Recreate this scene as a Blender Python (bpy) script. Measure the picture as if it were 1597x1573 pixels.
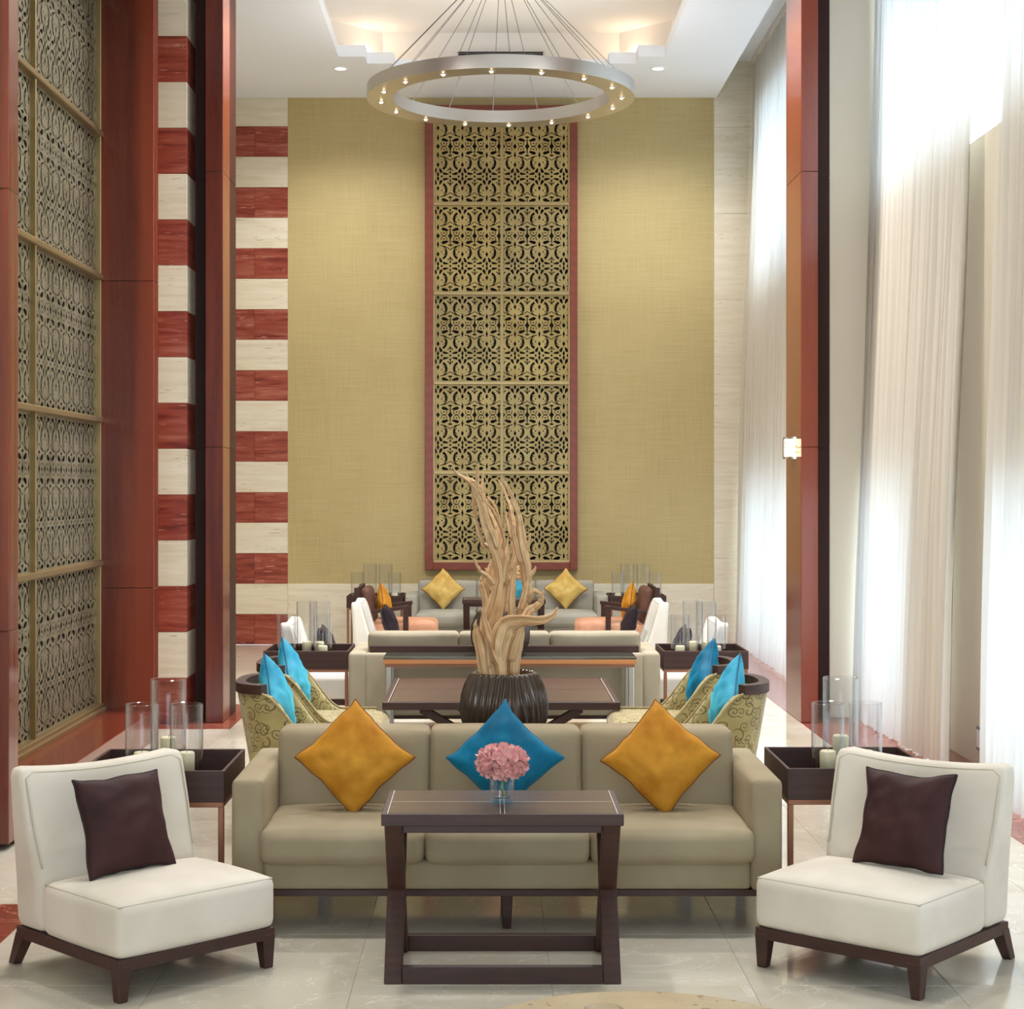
import bpy, bmesh, math, random
import numpy as np
from mathutils import Vector, Matrix, noise
for o in list(bpy.data.objects): bpy.data.objects.remove(o)
SC = bpy.context.scene
COL = SC.collection
PI = math.pi
rnd = random.Random(7)

# ------------------------------------------------------------------ camera, world, exposure
cam = bpy.data.cameras.new('camera'); co = bpy.data.objects.new('camera', cam); COL.objects.link(co)
co.location = (0, 0, 1.75); co.rotation_euler = (PI/2, 0, 0)
cam.sensor_fit = 'HORIZONTAL'; cam.sensor_width = 36; cam.lens = 2720/1597*36
cam.shift_x = (798.5-763)/1597; cam.shift_y = -(786.5-760)/1597
cam.clip_start = .05; cam.clip_end = 200
SC.camera = co
W = bpy.data.worlds.new('world'); SC.world = W; W.use_nodes = True
bg = W.node_tree.nodes['Background']; bg.inputs[0].default_value = (.72, .87, 1.0, 1); bg.inputs[1].default_value = 4.0
SC.view_settings.view_transform = 'Standard'; SC.view_settings.look = 'None'
SC.view_settings.exposure = .68; SC.view_settings.gamma = 1; SC.view_settings.use_curve_mapping = False
SC.cycles.max_bounces = 10; SC.cycles.diffuse_bounces = 5; SC.cycles.glossy_bounces = 4
SC.cycles.transmission_bounces = 6; SC.cycles.transparent_max_bounces = 24
SC.cycles.sample_clamp_indirect = 6; SC.cycles.caustics_reflective = False; SC.cycles.caustics_refractive = False
SC.cycles.use_denoising = True

def light(name, kind, loc, energy, color=(1, .8, .6), rot=(0, 0, 0), **kw):
    l = bpy.data.lights.new(name, kind); l.energy = energy; l.color = color
    for k, v in kw.items(): setattr(l, k, v)
    o = bpy.data.objects.new(name, l); o.location = loc; o.rotation_euler = rot; COL.objects.link(o); return o

# ------------------------------------------------------------------ materials
def S(r, g, b):
    f = lambda c: (c/255/12.92 if c/255 <= .04045 else ((c/255+.055)/1.055)**2.4)
    return (f(r), f(g), f(b), 1)
class Nt:
    def __init__(s, name):
        m = bpy.data.materials.new(name); m.use_nodes = True; s.m = m; s.t = m.node_tree
        s.b = s.t.nodes['Principled BSDF']; s.out = s.t.nodes['Material Output']
    def n(s, typ, **kw):
        nd = s.t.nodes.new(typ)
        for k, v in kw.items():
            if k.startswith('i_'):
                key = k[2:]; key = int(key) if key.isdigit() else key.replace('_', ' ')
                nd.inputs[key].default_value = v
            else: setattr(nd, k, v)
        return nd
    def l(s, a, b): s.t.links.new(a, b)
    def coords(s, kind, scale, rot=(0, 0, 0)):
        mp = s.n('ShaderNodeMapping'); mp.inputs['Scale'].default_value = scale; mp.inputs['Rotation'].default_value = rot
        if kind == 'World': g = s.n('ShaderNodeNewGeometry'); s.l(g.outputs['Position'], mp.inputs[0])
        else: g = s.n('ShaderNodeTexCoord'); s.l(g.outputs[kind], mp.inputs[0])
        return mp.outputs[0]
    def noise(s, vec, scale, detail=4, rough=.55, dist=0):
        nd = s.n('ShaderNodeTexNoise'); nd.inputs['Scale'].default_value = scale; nd.inputs['Detail'].default_value = detail
        nd.inputs['Roughness'].default_value = rough; nd.inputs['Distortion'].default_value = dist; s.l(vec, nd.inputs['Vector']); return nd.outputs['Fac']
    def ramp(s, fac, stops):
        r = s.n('ShaderNodeValToRGB'); e = r.color_ramp.elements
        while len(e) < len(stops): e.new(.5)
        for i, (p, c) in enumerate(stops): e[i].position = p; e[i].color = c
        s.l(fac, r.inputs[0]); return r.outputs[0]
    def mix(s, fac, a, b, mode='MIX'):
        m = s.n('ShaderNodeMix', data_type='RGBA', blend_type=mode)
        for v, i in ((fac, 0), (a, 6), (b, 7)):
            if hasattr(v, 'is_linked'): s.l(v, m.inputs[i])
            else: m.inputs[i].default_value = v
        return m.outputs[2]
    def math(s, op, a, b=0.0, c=None):
        m = s.n('ShaderNodeMath', operation=op)
        for v, i in ((a, 0), (b, 1), (c, 2)):
            if v is None: continue
            if hasattr(v, 'is_linked'): s.l(v, m.inputs[i])
            else: m.inputs[i].default_value = v
        return m.outputs[0]
    def bump(s, h, st=.1, d=.01):
        b = s.n('ShaderNodeBump'); b.inputs['Strength'].default_value = st; b.inputs['Distance'].default_value = d
        s.l(h, b.inputs['Height']); s.l(b.outputs[0], s.b.inputs['Normal'])
    def set(s, **kw):
        for k, v in kw.items():
            i = s.b.inputs[k.replace('_', ' ')]
            if hasattr(v, 'is_linked'): s.l(v, i)
            else: i.default_value = v
        return s.m
M = {}
def plain(name, c, rough=.5, metal=0, **kw):
    t = Nt(name); M[name] = t.set(Base_Color=c, Roughness=rough, Metallic=metal, **kw); return M[name]
def wood(name, c0, c1, rough=.3, coat=.3, scale=(9, 9, .7), kind='Object', cathedral=True):
    t = Nt(name); v = t.coords(kind, scale)
    n1 = t.noise(v, 1.2, 5, .6, 1.0)
    fine = t.noise(t.coords(kind, tuple(a*9 for a in scale)), 2.0, 4, .7)
    w = t.n('ShaderNodeTexWave', wave_type='RINGS', rings_direction='SPHERICAL'); w.inputs['Scale'].default_value = .55
    w.inputs['Distortion'].default_value = 5; w.inputs['Detail'].default_value = 3; w.inputs['Detail Scale'].default_value = .7; t.l(v, w.inputs['Vector'])
    f = t.math('ADD', t.math('MULTIPLY', w.outputs['Fac'], .45 if cathedral else .15), t.math('ADD', t.math('MULTIPLY', n1, .4), t.math('MULTIPLY', fine, .3)))
    M[name] = t.set(Base_Color=t.ramp(f, [(.3, c0), (.75, c1)]), Roughness=rough, Coat_Weight=coat, Coat_Roughness=.12)
def velvet(name, c0, c1, rough=.75, sheen=.6, scale=3.0, bump=.08):
    t = Nt(name); v = t.coords('Object', (1, 1, 1)); n = t.noise(v, scale, 4, .55, .3); f = t.noise(v, 420, 2)
    M[name] = t.set(Base_Color=t.ramp(n, [(.32, c0), (.68, c1)]), Roughness=rough, Sheen_Weight=sheen, Sheen_Roughness=.4, Sheen_Tint=c1, Specular_IOR_Level=.2)
    t.bump(t.math('ADD', t.math('MULTIPLY', n, .6), t.math('MULTIPLY', f, .25)), bump, .004)
wood('cherry', S(86, 28, 14), S(136, 57, 33), .26, .5, (7, 7, .55))
wood('cherry_light', S(118, 52, 34), S(140, 66, 46), .4, .08, (5, 5, 5), cathedral=False)
wood('dark_wood', S(50, 24, 18), S(74, 39, 30), .5, .0, (3, 16, 16), cathedral=False)
wood('walnut_top', S(74, 54, 46), S(98, 76, 66), .3, .15, (2, 18, 18), cathedral=False)
wood('maple', S(186, 120, 66), S(212, 150, 92), .35, .2, (2, 20, 20), cathedral=False)
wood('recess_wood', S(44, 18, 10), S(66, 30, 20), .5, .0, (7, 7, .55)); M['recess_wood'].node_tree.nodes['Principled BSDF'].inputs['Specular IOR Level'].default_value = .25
plain('bronze_metal', S(150, 104, 82), .38, .7)
velvet('taupe', S(146, 131, 106), S(164, 150, 124), .8, .35, 2.2)
velvet('taupe_window_lit', S(158, 148, 128), S(176, 166, 146), .8, .35, 2.2)  # the same taupe with window light put into the colour
velvet('grey_linen', S(158, 154, 142), S(174, 170, 158), .85, .3, 2.2)
velvet('cream', S(208, 198, 183), S(224, 215, 203), .8, .4, 2.5)
velvet('white_velvet', S(222, 220, 214), S(234, 232, 226), .8, .3, 2.5)
velvet('ochre', S(166, 104, 22), S(204, 146, 48), .7, .9, 6)
velvet('pale_gold', S(190, 150, 74), S(228, 198, 120), .7, .9, 6)
velvet('teal', S(0, 78, 112), S(6, 120, 158), .6, 1.0, 5)
velvet('sky_teal', S(20, 130, 170), S(80, 180, 205), .6, 1.0, 5)
velvet('aubergine', S(46, 26, 27), S(70, 42, 42), .65, .5, 5)
velvet('plum_black', S(34, 26, 36), S(50, 38, 46), .65, .4, 5)
velvet('coral', S(196, 138, 108), S(224, 172, 142), .75, .5, 6)
velvet('brown_leather', S(92, 62, 52), S(112, 80, 68), .5, .1, 6)
plain('plum_piping', S(30, 18, 20), .7)
plain('ochre_piping', S(120, 70, 20), .7)
plain('teal_piping', S(10, 96, 130), .6)
plain('seam', S(196, 186, 166), .8)
plain('inlay', S(196, 186, 176), .4)
plain('wax', S(236, 226, 190), .5, 0, Subsurface_Weight=.25, Subsurface_Radius=(.02, .012, .006))
plain('wick', S(40, 36, 30), .8)
plain('white_paint', S(242, 246, 253), .7)
plain('cove_paint', S(238, 234, 228), .8)
plain('cream_paint', S(222, 212, 192), .75)
plain('steel', S(198, 196, 192), .28, 1.0)
plain('chrome', S(214, 214, 216), .12, 1.0)
plain('cable', S(90, 90, 92), .4, .8)
plain('grout', S(186, 176, 158), .6)
plain('black', S(22, 20, 20), .5)
plain('dark_back', S(30, 26, 18), .8)
plain('white_plastic', S(232, 232, 230), .4)
plain('grey_plastic', S(120, 122, 122), .4)
plain('window_white', S(230, 234, 238), .4)
plain('green_stem', S(120, 150, 60), .5)
plain('wood_chips', S(140, 108, 74), .9)
def emit(name, c, st):
    t = Nt(name); M[name] = t.set(Base_Color=c, Emission_Color=c, Emission_Strength=st)
emit('bulb_glow', S(255, 222, 180), 9)
emit('downlight_glow', S(255, 244, 228), 6)
emit('added_uplight_glow', S(250, 246, 242), 3.2)
emit('alabaster', S(255, 226, 170), 2.2)
# brushed steel ring
t = Nt('brushed'); n = t.noise(t.coords('Object', (1, 1, 260)), 1.5, 3)
M['brushed'] = t.set(Base_Color=S(214, 210, 204), Metallic=1, Roughness=t.math('ADD', t.math('MULTIPLY', n, .15), .3))
# polished marble floor
t = Nt('marble'); v = t.coords('World', (1, 1, 1)); oi = t.n('ShaderNodeObjectInfo')
off = t.n('ShaderNodeVectorMath', operation='SCALE'); cm = t.n('ShaderNodeCombineXYZ'); t.l(oi.outputs['Random'], cm.inputs[0]); t.l(oi.outputs['Random'], cm.inputs[1]); t.l(cm.outputs[0], off.inputs[0]); off.inputs[3].default_value = 9
ad = t.n('ShaderNodeVectorMath'); t.l(v, ad.inputs[0]); t.l(off.outputs[0], ad.inputs[1]); v = ad.outputs[0]
cl = t.noise(v, 1.6, 6, .6, .8); vein = t.noise(v, 1.1, 8, .62, 1.6)
vm = t.math('ABSOLUTE', t.math('SUBTRACT', vein, .5)); vf = t.math('LESS_THAN', vm, .0045)
base = t.ramp(cl, [(.25, S(196, 186, 166)), (.5, S(208, 200, 184)), (.78, S(218, 212, 200))])
base = t.mix(t.math('MULTIPLY', oi.outputs['Random'], .22), base, S(196, 184, 162))
base = t.mix(t.math('MULTIPLY', vf, .5), base, S(236, 232, 224))
M['marble'] = t.set(Base_Color=base, Roughness=.1, Specular_IOR_Level=.55)
t = Nt('red_marble'); v = t.coords('World', (1, 1, 1)); cl = t.noise(v, 5, 7, .65, 1.0); vein = t.noise(v, 3, 8, .6, 2)
vf = t.math('LESS_THAN', t.math('ABSOLUTE', t.math('SUBTRACT', vein, .5)), .008)
base = t.mix(t.math('MULTIPLY', vf, .6), t.ramp(cl, [(.3, S(120, 52, 40)), (.7, S(150, 78, 62))]), S(200, 140, 120))
M['red_marble'] = t.set(Base_Color=base, Roughness=.12)
def travertine(name, cs, hole, hs, horiz=(1.2, 1.2, 14)):
    t = Nt(name); oi = t.n('ShaderNodeObjectInfo')
    v = t.coords('World', horiz)
    cm = t.n('ShaderNodeCombineXYZ'); [t.l(oi.outputs['Random'], cm.inputs[i]) for i in range(3)]
    sc = t.n('ShaderNodeVectorMath', operation='SCALE'); t.l(cm.outputs[0], sc.inputs[0]); sc.inputs[3].default_value = 30
    ad = t.n('ShaderNodeVectorMath'); t.l(v, ad.inputs[0]); t.l(sc.outputs[0], ad.inputs[1])
    b = t.noise(ad.outputs[0], 1.6, 6, .62, .5); h = t.noise(ad.outputs[0], 5.5, 3, .5, .2); gate = t.noise(ad.outputs[0], .9, 2)
    hf = t.math('MULTIPLY', t.math('GREATER_THAN', h, hs), t.math('GREATER_THAN', gate, .48))
    col = t.mix(t.math('MULTIPLY', hf, .75), t.ramp(b, cs), hole)
    col = t.mix(t.math('MULTIPLY', oi.outputs['Random'], .25), col, cs[0][1])
    M[name] = t.set(Base_Color=col, Roughness=.35)
    t.bump(t.math('MULTIPLY', hf, -1), .3, .004)
travertine('travertine', [(.3, S(214, 202, 176)), (.5, S(226, 216, 194)), (.7, S(234, 226, 208))], S(170, 150, 118), .67)
travertine('red_stone', [(.34, S(104, 34, 26)), (.46, S(146, 60, 42)), (.55, S(158, 78, 58)), (.66, S(176, 104, 86))], S(210, 160, 140), .66)
travertine('table_stone', [(.3, S(196, 174, 136)), (.7, S(216, 198, 164))], S(130, 100, 66), .64, (6, 6, 6))
# gold woven wall fabric
t = Nt('gold_fabric'); a = t.noise(t.coords('World', (1.5, 1, 90)), 1.5, 3); b = t.noise(t.coords('World', (90, 1, 1.5)), 1.5, 3); c = t.noise(t.coords('World', (1, 1, 1)), .9, 4)
f = t.math('ADD', t.math('ADD', t.math('MULTIPLY', a, .4), t.math('MULTIPLY', b, .3)), t.math('MULTIPLY', c, .3))
M['gold_fabric'] = t.set(Base_Color=t.ramp(f, [(.3, S(168, 148, 96)), (.7, S(198, 180, 130))]), Roughness=.6, Sheen_Weight=.2, Sheen_Tint=S(230, 214, 160)); t.bump(t.math('ADD', a, b), .06, .003)
# antique bronze screens
t = Nt('bronze'); n = t.noise(t.coords('World', (1, 1, 1)), 3, 4); oi = t.n('ShaderNodeObjectInfo')
M['bronze'] = t.set(Base_Color=t.mix(t.math('MULTIPLY', oi.outputs['Random'], .5), t.ramp(n, [(.3, S(150, 128, 78)), (.7, S(186, 164, 108))]), S(146, 134, 104)), Metallic=.75, Roughness=.42)
t = Nt('window_lit_bronze'); n = t.noise(t.coords('World', (1, 1, 1)), 3, 4)  # bronze with the grey window reflection put into its colour
M['window_lit_bronze'] = t.set(Base_Color=t.ramp(n, [(.3, S(138, 130, 106)), (.7, S(164, 156, 132))]), Metallic=.7, Roughness=.4)
plain('bronze_bar', S(172, 150, 108), .35, .85)
# damask chair fabric: spiral vines printed on uv
t = Nt('damask'); uv = t.n('ShaderNodeTexCoord').outputs['UV']
def spiral(scale, turns, th):
    vo = t.n('ShaderNodeTexVoronoi', voronoi_dimensions='2D'); vo.inputs['Scale'].default_value = scale; vo.inputs['Randomness'].default_value = .75; t.l(uv, vo.inputs['Vector'])
    d = t.n('ShaderNodeVectorMath', operation='SUBTRACT'); t.l(uv, d.inputs[0]); t.l(vo.outputs['Position'], d.inputs[1])
    sx = t.n('ShaderNodeSeparateXYZ'); t.l(d.outputs[0], sx.inputs[0])
    ang = t.math('ARCTAN2', sx.outputs[1], sx.outputs[0])
    ph = t.math('ADD', ang, t.math('MULTIPLY', vo.outputs['Distance'], turns))
    sn = t.math('SINE', ph)
    inn = t.math('LESS_THAN', vo.outputs['Distance'], .42)
    return t.math('MULTIPLY', t.math('GREATER_THAN', sn, th), inn)
vine = t.math('MAXIMUM', spiral(15, 24, .62), spiral(10, 16, .84))
big = t.noise(uv, 6, 3)
M['damask'] = t.set(Base_Color=t.mix(vine, t.ramp(big, [(.3, S(156, 138, 84)), (.7, S(186, 170, 114))]), S(104, 82, 38)), Roughness=.6, Sheen_Weight=.3)
# sheer curtain
t = Nt('sheer'); tr = t.n('ShaderNodeBsdfTranslucent'); tr.inputs[0].default_value = (.46, .50, .54, 1); di = t.n('ShaderNodeBsdfDiffuse'); di.inputs[0].default_value = S(240, 230, 214)
tp = t.n('ShaderNodeBsdfTransparent'); m1 = t.n('ShaderNodeMixShader'); m1.inputs[0].default_value = .6; m2 = t.n('ShaderNodeMixShader'); m2.inputs[0].default_value = .10
t.l(tr.outputs[0], m1.inputs[1]); t.l(di.outputs[0], m1.inputs[2]); t.l(m1.outputs[0], m2.inputs[1]); t.l(tp.outputs[0], m2.inputs[2]); t.l(m2.outputs[0], t.out.inputs[0]); M['sheer'] = t.m
# clear glass (thin walls): see-through with fresnel shine
def glassmat(name, tint, k):
    t = Nt(name); tp = t.n('ShaderNodeBsdfTransparent'); tp.inputs[0].default_value = tint; gl = t.n('ShaderNodeBsdfGlossy'); gl.inputs['Roughness'].default_value = .02
    lw = t.n('ShaderNodeLayerWeight'); lw.inputs[0].default_value = k
    mx = t.n('ShaderNodeMixShader'); t.l(t.math('MINIMUM', t.math('ADD', t.math('MULTIPLY', t.math('POWER', lw.outputs['Facing'], 1.7), .95), .02), 1.0), mx.inputs[0]); t.l(tp.outputs[0], mx.inputs[1]); t.l(gl.outputs[0], mx.inputs[2]); t.l(mx.outputs[0], t.out.inputs[0]); M[name] = t.m
glassmat('glass', (.97, .975, .98, 1), .3)
glassmat('pane', (.96, .98, .98, 1), .1)
t = Nt('smoked_glass'); M['smoked_glass'] = t.set(Base_Color=S(70, 74, 66), Roughness=.05, Specular_IOR_Level=.8)
# petals, driftwood, planter
t = Nt('petal'); oi = t.n('ShaderNodeObjectInfo'); n = t.noise(t.coords('Object', (1, 1, 1)), 60, 3)
M['petal'] = t.set(Base_Color=t.mix(n, t.ramp(oi.outputs['Random'], [(0, S(198, 98, 108)), (1, S(226, 160, 158))]), S(238, 190, 184)), Roughness=.6, Subsurface_Weight=.15, Subsurface_Radius=(.01, .004, .004))
t = Nt('driftwood'); v = t.coords('UV', (1, 1, 1)); a = t.noise(t.coords('UV', (16, 1.3, 1)), 1.6, 6, .65, .6); b = t.noise(t.coords('Object', (1, 1, 1)), 7, 4)
M['driftwood'] = t.set(Base_Color=t.mix(t.math('MULTIPLY', b, .4), t.ramp(a, [(.3, S(88, 54, 30)), (.42, S(192, 144, 98)), (.56, S(236, 204, 160))]), S(212, 168, 118)), Roughness=.75)
t.bump(a, .7, .012)
t = Nt('planter'); n = t.noise(t.coords('Object', (1, 1, 1)), 9, 4)
M['planter'] = t.set(Base_Color=t.ramp(n, [(.3, S(56, 44, 37)), (.7, S(84, 68, 57))]), Roughness=.25, Metallic=.3, Coat_Weight=.3)

# ------------------------------------------------------------------ mesh helpers
CACHE = {}
def mesh(name, verts, faces, smooth=False, uvs=None):
    me = bpy.data.meshes.new(name); me.from_pydata([tuple(v) for v in verts], [], faces); me.update()
    if smooth: me.polygons.foreach_set('use_smooth', [True]*len(me.polygons))
    if uvs is not None:
        ul = me.uv_layers.new(name='UVMap'); li = np.zeros(len(me.loops), dtype=np.int32); me.loops.foreach_get('vertex_index', li)
        ul.data.foreach_set('uv', np.asarray(uvs, dtype=np.float32)[li].ravel())
    return me
def from_bm(bm, name, smooth=False):
    me = bpy.data.meshes.new(name); bm.normal_update(); bm.to_mesh(me); bm.free()
    if smooth: me.polygons.foreach_set('use_smooth', [True]*len(me.polygons))
    return me
def cached(key, fn):
    if key not in CACHE: CACHE[key] = fn()
    return CACHE[key]
def obj(name, me, mat=None, parent=None, loc=(0, 0, 0), rot=(0, 0, 0)):
    o = bpy.data.objects.new(name, me); COL.objects.link(o)
    if mat and not me.materials: me.materials.append(M[mat])
    elif mat and me.materials[0] != M[mat]:
        o.material_slots[0].link = 'OBJECT'; o.material_slots[0].material = M[mat]
    o.parent = parent; o.location = loc; o.rotation_euler = rot
    return o
def thing(name, label, cat, loc=(0, 0, 0), rz=0, group=None):
    o = bpy.data.objects.new(name, None); COL.objects.link(o); o.empty_display_size = .1
    o.location = loc; o.rotation_euler = (0, 0, rz); return tag(o, label, cat, group)
def tag(o, label, cat, group=None):
    o['label'] = label; o['category'] = cat
    if group: o['group'] = group
    return o
def struct(name, me=None, mat=None, label=None):
    o = obj(name, me, mat) if me else bpy.data.objects.new(name, None)
    if not me: COL.objects.link(o)
    o['kind'] = 'structure'
    if label: o['label'] = label
    return o
BOXF = [(0, 3, 2, 1), (4, 5, 6, 7), (0, 1, 5, 4), (1, 2, 6, 5), (2, 3, 7, 6), (3, 0, 4, 7)]
def box_vf(x0, x1, y0, y1, z0, z1):
    return [(x0, y0, z0), (x1, y0, z0), (x1, y1, z0), (x0, y1, z0), (x0, y0, z1), (x1, y0, z1), (x1, y1, z1), (x0, y1, z1)], BOXF
def boxes(lst, name='box'):
    V, F = [], []
    for b in lst:
        v, f = box_vf(*b); k = len(V); V += v; F += [tuple(i+k for i in q) for q in f]
    return mesh(name, V, F)
def bbox(x0, x1, y0, y1, z0, z1, r=.004, seg=2, smooth=False):
    bm = bmesh.new(); v, f = box_vf(x0, x1, y0, y1, z0, z1); vs = [bm.verts.new(p) for p in v]
    for q in f: bm.faces.new([vs[i] for i in q])
    if r: bmesh.ops.bevel(bm, geom=bm.edges[:], offset=r, segments=seg, profile=.5, affect='EDGES')
    return from_bm(bm, 'box', smooth)
def hexa(bot, top, z0, z1, r=.003):
    """tapered post: bot/top = (cx, cy, hx, hy)"""
    bm = bmesh.new(); vs = []
    for (cx, cy, hx, hy), z in ((bot, z0), (top, z1)):
        for sx, sy in ((-1, -1), (1, -1), (1, 1), (-1, 1)): vs.append(bm.verts.new((cx+sx*hx, cy+sy*hy, z)))
    for q in BOXF: bm.faces.new([vs[i] for i in q])
    if r: bmesh.ops.bevel(bm, geom=bm.edges[:], offset=r, segments=1, affect='EDGES')
    return from_bm(bm, 'post')
def bar(p, q, w, h, up=(0, 0, 1), r=.003):
    p, q = Vector(p), Vector(q); d = (q-p).normalized(); u = Vector(up); s = d.cross(u).normalized(); u = s.cross(d).normalized()
    bm = bmesh.new(); vs = []
    for e in (p, q):
        for a, b in ((-1, -1), (1, -1), (1, 1), (-1, 1)): vs.append(bm.verts.new(e+s*a*w/2+u*b*h/2))
    for f in BOXF: bm.faces.new([vs[i] for i in f])
    bmesh.ops.recalc_face_normals(bm, faces=bm.faces[:])
    if r: bmesh.ops.bevel(bm, geom=bm.edges[:], offset=r, segments=1, affect='EDGES')
    return from_bm(bm, 'bar')
def softbox(sx, sy, sz, r, bulge=(0, 0, 0), n=8, deform=None, smooth=True, wob=0):
    """rounded cushion centred on the origin, faces may swell by bulge"""
    h = Vector((sx/2, sy/2, sz/2)); idx = {}; V = []; F = []
    def cs(hh):
        a = [-hh, -hh+.3*r, -hh+r]; b = [-x for x in reversed(a)]
        return a+[(-hh+r)+(2*hh-2*r)*i/n for i in range(1, n)]+b
    C = [cs(h.x), cs(h.y), cs(h.z)]; L = len(C[0])
    def vid(i, j, k):
        if (i, j, k) not in idx:
            p = Vector((C[0][i], C[1][j], C[2][k])); inn = Vector([max(-h[a]+r, min(h[a]-r, p[a])) for a in range(3)]); d = p-inn
            q = inn+d.normalized()*r if d.length > 1e-9 else inn
            u = [p[a]/h[a] for a in range(3)]
            for a in range(3):
                b, c = (a+1) % 3, (a+2) % 3
                q[a] += bulge[a]*u[a]*max(0, 1-u[b]**2)**.7*max(0, 1-u[c]**2)**.7
            if wob: q += Vector(noise.noise_vector(q*6+Vector((sx*9, sy*7, sz*5))))*wob
            if deform: q = Vector(deform(q))
            idx[(i, j, k)] = len(V); V.append(q)
        return idx[(i, j, k)]
    for a in range(3):
        b, c = (a+1) % 3, (a+2) % 3
        for side in (0, L-1):
            for i in range(L-1):
                for j in range(L-1):
                    q = []
                    for di, dj in ((0, 0), (1, 0), (1, 1), (0, 1)):
                        t = [0, 0, 0]; t[a] = side; t[b] = i+di; t[c] = j+dj; q.append(vid(*t))
                    F.append(tuple(q) if side else tuple(reversed(q)))
    return mesh('softbox', V, F, smooth)
def lathe(prof, n=32, smooth=True, fn=None):
    V, F = [], []
    for (r, z) in prof:
        for k in range(n):
            a = 2*PI*k/n; rr = fn(r, z, a) if fn else r; V.append((rr*math.cos(a), rr*math.sin(a), z))
    for i in range(len(prof)-1):
        for k in range(n): F.append((i*n+k, i*n+(k+1) % n, (i+1)*n+(k+1) % n, (i+1)*n+k))
    return mesh('lathe', V, F, smooth)
def tube(pts, rad, n=8, closed=False, smooth=True, ridge=0, seed=0, caps=True):
    pts = [Vector(p) for p in pts]; N = len(pts); rad = rad if hasattr(rad, '__len__') else [rad]*N
    V, F, UV = [], [], []; up = Vector((0, 0, 1)); prev = None; acc = 0
    for i, p in enumerate(pts):
        d = (pts[(i+1) % N if closed else min(i+1, N-1)]-pts[(i-1) % N if closed else max(i-1, 0)]).normalized()
        if prev is None: s = d.cross(up if abs(d.z) < .9 else Vector((1, 0, 0))).normalized()
        else: s = (prev-d*prev.dot(d)).normalized()
        prev = s; b = d.cross(s)
        if i: acc += (p-pts[i-1]).length
        for k in range(n):
            a = 2*PI*k/n; rr = rad[i]
            if ridge: rr *= 1+ridge*(math.sin(3*a+acc*9+seed)*.5+math.sin(5*a-acc*6+seed*2)*.35+.5*noise.noise(Vector((math.cos(a)*1.5, math.sin(a)*1.5, acc*7+seed))))
            V.append(p+(s*math.cos(a)+b*math.sin(a))*rr); UV.append((k/n, acc))
    for i in range(N if closed else N-1):
        for k in range(n): F.append((i*n+k, i*n+(k+1) % n, ((i+1) % N)*n+(k+1) % n, ((i+1) % N)*n+k))
    if not closed and caps: F.append(tuple(reversed(range(n)))); F.append(tuple(range((N-1)*n, N*n)))
    return mesh('tube', V, F, smooth, UV)
def catmull(P, k=6):
    """P rows (x,y,z,r)"""
    P = [np.array(p, float) for p in P]; P = [2*P[0]-P[1]]+P+[2*P[-1]-P[-2]]; out = []
    for i in range(1, len(P)-2):
        for j in range(k):
            t = j/k; a, b, c, d = P[i-1:i+3]
            out.append(.5*((2*b)+(-a+c)*t+(2*a-5*b+4*c-d)*t*t+(-a+3*b-3*c+d)*t**3))
    out.append(P[-2]); return out

# ------------------------------------------------------------------ the room
YB, ZC, RX = 19.43, 6.09, 3.08
fl = struct('floor', boxes([(-3.2, 3.4, -5, YB, -.1, -.004)]), 'grout', 'cream polished marble floor with red marble borders')
def tile(x0, x1, y0, y1, z0, z1, mat, parent, name, r=.0015):
    return obj(name, cached(('t', round(x1-x0, 4), round(y1-y0, 4), round(z1-z0, 4), r, mat), lambda: bbox(-(x1-x0)/2, (x1-x0)/2, -(y1-y0)/2, (y1-y0)/2, -(z1-z0)/2, (z1-z0)/2, r, 1)), mat, parent, ((x0+x1)/2, (y0+y1)/2, (z0+z1)/2))
g = .0005
NY = 26; dy = (YB-1.23)/NY
for j in range(NY):
    y0 = 1.23+j*dy
    for i in range(6):
        x0 = -1.88+i*.7
        tile(x0+g, x0+.7-g, y0+g, y0+dy-g, -.02, 0, 'marble', fl, 'floor_tile')
    if y0 > 3.5:
        if y0 < 9.4:
            tile(2.32+g, 2.62-g, y0+g, y0+dy-g, -.02, 0, 'marble', fl, 'floor_tile'); tile(2.62+g, RX-g, y0+g, y0+dy-g, -.02, 0, 'red_marble', fl, 'border_tile')
        else: tile(2.32+g, RX-g, y0+g, y0+dy-g, -.02, 0, 'red_marble', fl, 'border_tile')
for (a, b, m_) in ((1.23, 3.2, 'red_marble'), (3.2, 5.2, 'red_marble'), (5.2, 7.33, 'red_marble'), (7.33, 9.1, 'marble'), (9.1, 10.9, 'marble'), (10.9, 12.64, 'marble'), (12.64, 14.1, 'red_marble'), (14.1, 15.9, 'marble'), (15.9, 17.7, 'marble'), (17.7, YB, 'marble')):
    tile(-3.0, -1.88-g, a+g, b-g, -.02, 0, m_, fl, 'border_tile')
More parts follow.
